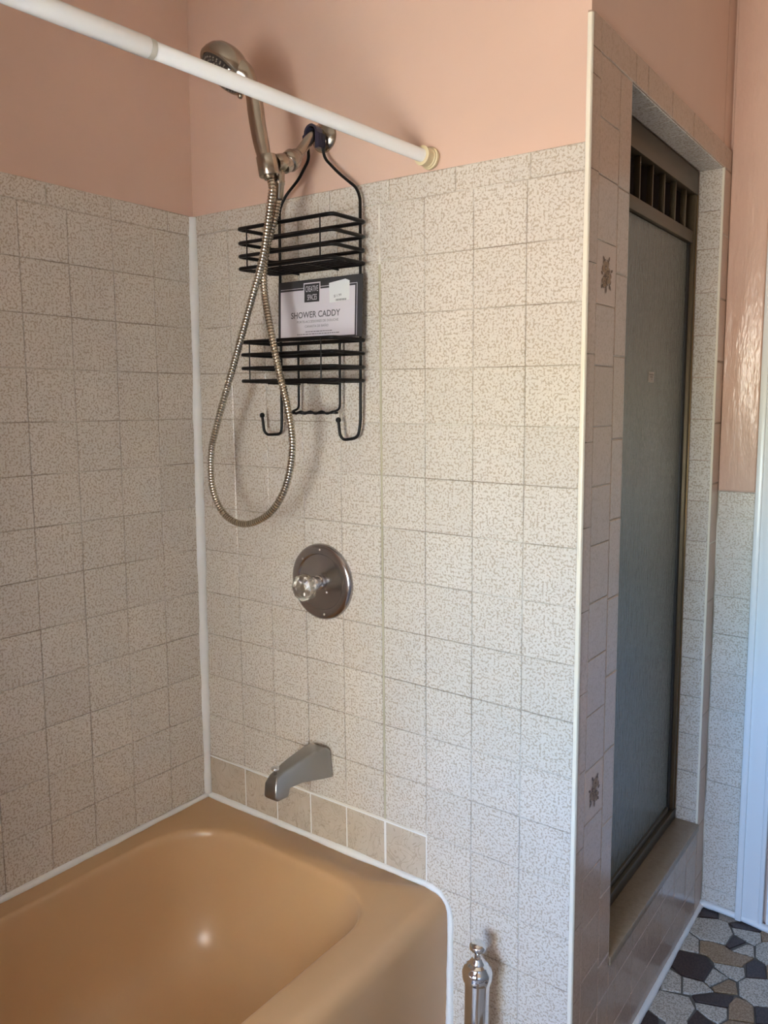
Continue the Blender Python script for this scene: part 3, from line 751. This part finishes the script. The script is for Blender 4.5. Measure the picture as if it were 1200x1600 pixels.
# soap tray under the lower basket
wire('tray_support', [(.3565, -.022, 1.590), (.3565, -.022, 1.446), (.3555, -.05, 1.438)], r=.0026, rnd=.01)
wire('tray_support', [(.4735, -.022, 1.590), (.4735, -.022, 1.446), (.4725, -.05, 1.438)], r=.0026, rnd=.01)
arc = [(.4735-.1170*k/16, -.050-.062*math.sin(math.pi*k/16), 1.438) for k in range(17)]
sc = []
for k in range(65):
    t = k/64; a = math.pi*t; sc.append((.476-.122*t, -.045-.068*math.sin(a)-.0025*abs(math.sin(a*9)), 1.439+.0022*math.cos(a*18)))
tr = mk('soap_tray', *tube(sc, .0026, 8), M_BLACK, cd, smooth=True)
mk('tray_rim', *tube(arc, .0022, 8), M_BLACK, tr, smooth=True)
for k in range(1, 6):
    x = .3565+.117*k/6; y1 = -.050-.060*math.sin(math.pi*k/6)
    mk('tray_wire', *tube([(x, -.030, 1.438), (x, y1, 1.4365)], .0017, 8), M_BLACK, tr, smooth=True)
mk('tray_wire', *tube([(.3565, -.030, 1.438), (.4735, -.030, 1.438)], .0022, 8), M_BLACK, tr, smooth=True)
# smoky purple clip over the arm
cl = [(.006, 0), (0, 0)]
clip = []
for k in range(13):
    t = math.radians(-20+220*k/12); clip.append((AX+.0175*math.cos(t), 2.012+.0175*math.sin(t)))
outer = [(AX+.0175*math.cos(math.radians(-20+220*k/12)), 2.012+.0175*math.sin(math.radians(-20+220*k/12))) for k in range(13)]
inner = [(AX+.0125*math.cos(math.radians(-20+220*k/12)), 2.012+.0125*math.sin(math.radians(-20+220*k/12))) for k in range(13)]
poly = [(AX+.0235, 1.980)]+[(AX+.0235, 2.008)]+outer[1:-1]+[(AX-.0215, 2.008), (AX-.0215, 1.992), (AX-.0125, 1.992)]+inner[::-1][1:-1]+[(AX+.0125, 1.980)]
V, F = prism(poly, 'y', -.040, -.021)
c_o = mk('hanger_clip', V, F, M_PURPLE, cd); c_o['label'] = 'smoky purple plastic clip over the arm'
for k in range(4): mk('clip_rib', *boxvf(AX+.0232, AX+.0255, -.0385+.005*k, -.0365+.005*k, 1.982, 2.008), M_PURPLE, c_o)

# ------------------------------------------------------------------ printed card on the caddy
CW, CH, T = .234, .125, .0009
card = root('product_card', (.421, -.0265, 1.657), 'white and charcoal printed card tied between the two caddy baskets', 'card')
cu = Vector((1, 0, .003)).normalized(); cv = Vector((.02, 0, 1)).normalized(); cn = Vector((0, -1, 0)); cc = Vector((.4205, -.0258, 1.6575))
def cpt(u, v, d): return tuple(cc+cu*u+cv*v+cn*d)
def cbox(u0, u1, v0, v1, d0, d1):
    V = [cpt(u, v, d) for d in (d0, d1) for v in (v0, v1) for u in (u0, u1)]
    return V, [(0, 1, 3, 2), (4, 6, 7, 5), (0, 4, 5, 1), (1, 5, 7, 3), (3, 7, 6, 2), (2, 6, 4, 0)]
mk('card_back', *cbox(-CW/2, CW/2, -CH/2, CH/2, 0, T), M_CARDD, card)
mk('white_panel', *cbox(-.110, .0975, -.058, .0415, T, T+.0002), M_CARDW, card)
mk('border_line', *join([cbox(-.110, .103, .0455, .0465, T, T+.0002), cbox(.102, .103, -.060, .0465, T, T+.0002)]), M_CARDW, card)
mk('logo_frame', *cbox(-.043, .004, .013, .056, T+.0002, T+.0005), M_CARDW, card)
mk('logo_panel', *cbox(-.0405, .0015, .0155, .0535, T+.0005, T+.0007), M_CARDD, card)
st = [cpt(u, v, d) for d in (T+.0003, T+.0006) for (u, v) in ((.030, .010), (.083, .014), (.083, .052), (.072, .056), (.028, .051))]
mk('price_sticker', st, [(0, 1, 2, 3, 4), (9, 8, 7, 6, 5)]+[(i, (i+1) % 5, 5+(i+1) % 5, 5+i) for i in range(5)], M_STICK, card)
def text(name, s, u, v, h, mat, d, parent=card, wmax=None, ws=1.0, bold=0.0, origin=None, rot=0.0, serif=False):
    cu_ = bpy.data.curves.new(name, 'FONT'); cu_.body = s; cu_.size = 1; cu_.align_x = 'CENTER'; cu_.align_y = 'CENTER'; cu_.offset = bold; cu_.resolution_u = 3
    tmp = bpy.data.objects.new('tmp', cu_); COL.objects.link(tmp); bpy.context.view_layer.update()
    me = bpy.data.meshes.new_from_object(tmp.evaluated_get(bpy.context.evaluated_depsgraph_get()))
    bpy.data.objects.remove(tmp)
    xs = [w.co.x for w in me.vertices]; ys = [w.co.y for w in me.vertices]
    sxx = (wmax/(max(xs)-min(xs))) if wmax else h; sy = h/(max(ys)-min(ys))
    mx, my = (max(xs)+min(xs))/2, (max(ys)+min(ys))/2
    org = origin or cpt
    V = []
    for w in me.vertices:
        a, b = (w.co.x-mx)*sxx, (w.co.y-my)*sy
        a, b = a*math.cos(rot)-b*math.sin(rot), a*math.sin(rot)+b*math.cos(rot)
        V.append(org(u+a, v+b, d))
    F = [tuple(p.vertices) for p in me.polygons]
    return mk(name, V, F, mat, parent)
text('title_text', 'SHOWER CADDY', -.010, -.0105, .0135, M_INK, T+.0004, wmax=.138, bold=.018)
text('subtitle_text', 'PORTE-ACCESSOIRES DE DOUCHE', -.004, -.0250, .0050, M_INK, T+.0004, wmax=.116)
text('subtitle_text', 'CANASTA DE BAÑO', -.006, -.0345, .0062, M_INK, T+.0004, wmax=.066)
for v_, w_ in ((-.0465, .074), (-.0515, .122)):
    # two lines of print too small to read
    segs = []; u_ = -w_/2
    while u_ < w_/2-.003:
        l = random.uniform(.003, .009); segs.append(cbox(u_, min(u_+l, w_/2), v_-.0008, v_+.0008, T+.0002, T+.0004)); u_ += l+.0016
    o = mk('fine_print', *join(segs), M_INK, card)
text('logo_text', 'CREATIVE', -.0195, .0430, .0120, M_CARDW, T+.0009, wmax=.035)
text('logo_text', 'SPACES', -.0185, .0255, .0120, M_CARDW, T+.0009, wmax=.027)
text('price_text', '$11.99', .052, .0235, .0062, M_INK, T+.0008, wmax=.020, rot=.08)
mk('barcode_print', *join([cbox(.047+.0022*k, .0482+.0022*k, .0130, .0170, T+.0006, T+.0008) for k in range(13)]), M_INK, card)
card['_n'] = 0

# ------------------------------------------------------------------ shower curtain rod
rod = root('shower_curtain_rod', (.681, -.003, 1.926), 'white tension shower curtain rod crossing in front of the pink wall', 'curtain rod')
rd = Vector((-.153, -1, .045)); r0 = Vector((.681, .004, 1.926))
def rp(t): return r0+rd*t
mk('inner_tube', *tube([rp(.012), rp(.3), rp(.60)], .0122, 24), M_ROD, rod, smooth=True, auto=50)
mk('outer_tube', *tube([rp(.5925), rp(.5945), rp(1.1), rp(1.535)], .0142, 24, radii=[.0128, .0142, .0142, .0142]), M_ROD, rod, smooth=True, auto=50)
mk('collar', *tube([rp(.5850), rp(.5925)], .0134, 24), simple('rod_collar', (.50, .48, .42), .5), rod, smooth=True, auto=50)
ec = mk('end_cap', *lathe([(.0195, 0), (.0205, .002), (.0205, .007), (.0185, .0085), (.0185, .012), (.0172, .0135), (.0172, .026), (.0180, .0275), (.0180, .030), (.0128, .030)], r0+Vector((0, .0015, 0)), (-.12, -1, .03), 32), M_CAP, rod, smooth=True, auto=40)
ec['label'] = 'yellowed cream end cap on the wall'
mk('end_cap', *lathe([(.0205, 0), (.0205, .008), (.0185, .010), (.0185, .028), (.0148, .028)], rp(1.560), (.12, 1, -.03), 32), M_CAP, rod, smooth=True, auto=40)

# ------------------------------------------------------------------ chrome post beside the tub
PX, PY = .8615, -.075
po = root('chrome_post', (PX, PY, 0), 'polished chrome post with a round knob standing beside the tub', 'post')
mk('tube', *lathe([(.0245, .015), (.0245, .335)], (PX, PY, 0), (0, 0, 1), 40), M_CHROME, po, smooth=True, auto=50)
mk('cap', *lathe([(.0250, .318), (.0250, .329), (.0290, .332), (.0300, .338), (.0300, .349), (.0270, .356), (.0225, .360), (.0215, .364), (.0165, .368), (.0155, .372), (.0115, .376), (.0105, .380), (0, .380)], (PX, PY, -.006), (0, 0, 1), 40), M_CHROME, po, smooth=True, auto=35)
mk('knob', *lathe([(.0072, .378), (.0062, .386), (.0075, .391), (.0135, .394), (.0172, .399), (.0165, .405), (.0115, .410), (0, .412)], (PX, PY, -.006), (0, 0, 1), 36), M_CHROME, po, smooth=True, auto=50)
mk('base', *lathe([(0, 0), (.056, 0), (.058, .004), (.056, .010), (.035, .016), (.027, .020), (.0255, .030), (.0246, .032)], (PX, PY, .0004), (0, 0, 1), 48), M_CHROME, po, smooth=True, auto=40)

# ------------------------------------------------------------------ shower door
dr = root('shower_door', (.93, .54, .285), 'bronze framed shower door of dark obscure glass in the tiled opening', 'shower door')
DZ0 = OZ0+.022
def dbox(name, x0, x1, y0, y1, z0, z1, m, bev=.002, parent=dr):
    V, F = bevelled(lean(boxvf(x0, x1, y0, y1, z0, z1)), bev, 2) if bev else lean(boxvf(x0, x1, y0, y1, z0, z1))
    return mk(name, V, F, m, parent, smooth=bool(bev), auto=35)
dbox('header_rail', .915, .945, OY0+.002, OY1-.002, 1.995, OZ1-.002, M_BRONZE)
dbox('sill_rail', .912, .947, OY0+.002, OY1-.002, DZ0, DZ0+.030, M_BRONZE)
dbox('jamb_rail', .914, .9445, OY1-.025, OY1-.003, DZ0+.030, 1.994, M_BRONZE)
dbox('jamb_rail', .914, .9445, OY0+.003, OY0+.024, DZ0+.030, 1.994, M_BRONZE)
dbox('jamb_bead', .9445, .9465, OY1-.010, OY1-.007, DZ0+.030, 1.994, M_GOLD, .001)
dbox('transom_rail', .916, .942, OY0+.024, OY1-.024, 1.872, 1.902, M_BRONZE)
n_s = 7
for k in range(n_s):
    y = OY0+.08+k*.0865
    dbox('transom_bar', .924, .938, y, y+.006, 1.902, 1.995, M_BRONZE, .001)
dbox('transom_shade', .914, .916, OY0+.024, OY1-.024, 1.902, 1.995, simple('transom_shade_black', (.012, .007, .006), .9, spec=.1), 0)  # sheet painted near-black for the shade of the stall seen through the openings
dbox('door_stile', .922, .936, OY1-.044, OY1-.036, DZ0+.036, 1.868, M_GASKET, .002)
dbox('door_gasket', .924, .936, OY1-.036, OY1-.0255, DZ0+.030, 1.872, M_GASKET, 0)
gp = dbox('glass_panel', .926, .932, OY0+.026, OY1-.044, DZ0+.034, 1.870, M_GLASS, 0); gp['label'] = 'dark ripple-textured obscure glass'
dbox('door_bottom_rail', .922, .938, OY0+.026, OY1-.044, DZ0+.031, DZ0+.046, M_BRONZE, .002)
# small paper label stuck on the glass
ly, lz = .588, 1.522
lb = dbox('paper_label', .9322, .9326, ly-.020, ly+.020, lz-.0125, lz+.0125, M_LABEL, 0); lb['label'] = 'small square paper label stuck on the glass'
mk('label_print', *join([lean(boxvf(.9327, .9328, ly-.016, ly+.014, lz+.004, lz+.0075)), lean(boxvf(.9327, .9328, ly-.010, ly+.010, lz-.0015, lz+.0018)), lean(boxvf(.9327, .9328, ly-.002, ly+.008, lz-.006, lz-.0035))]), M_LINK, lb)

for o in scene.objects:
    if '_org' in o: del o['_org']
    if '_n' in o: del o['_n']
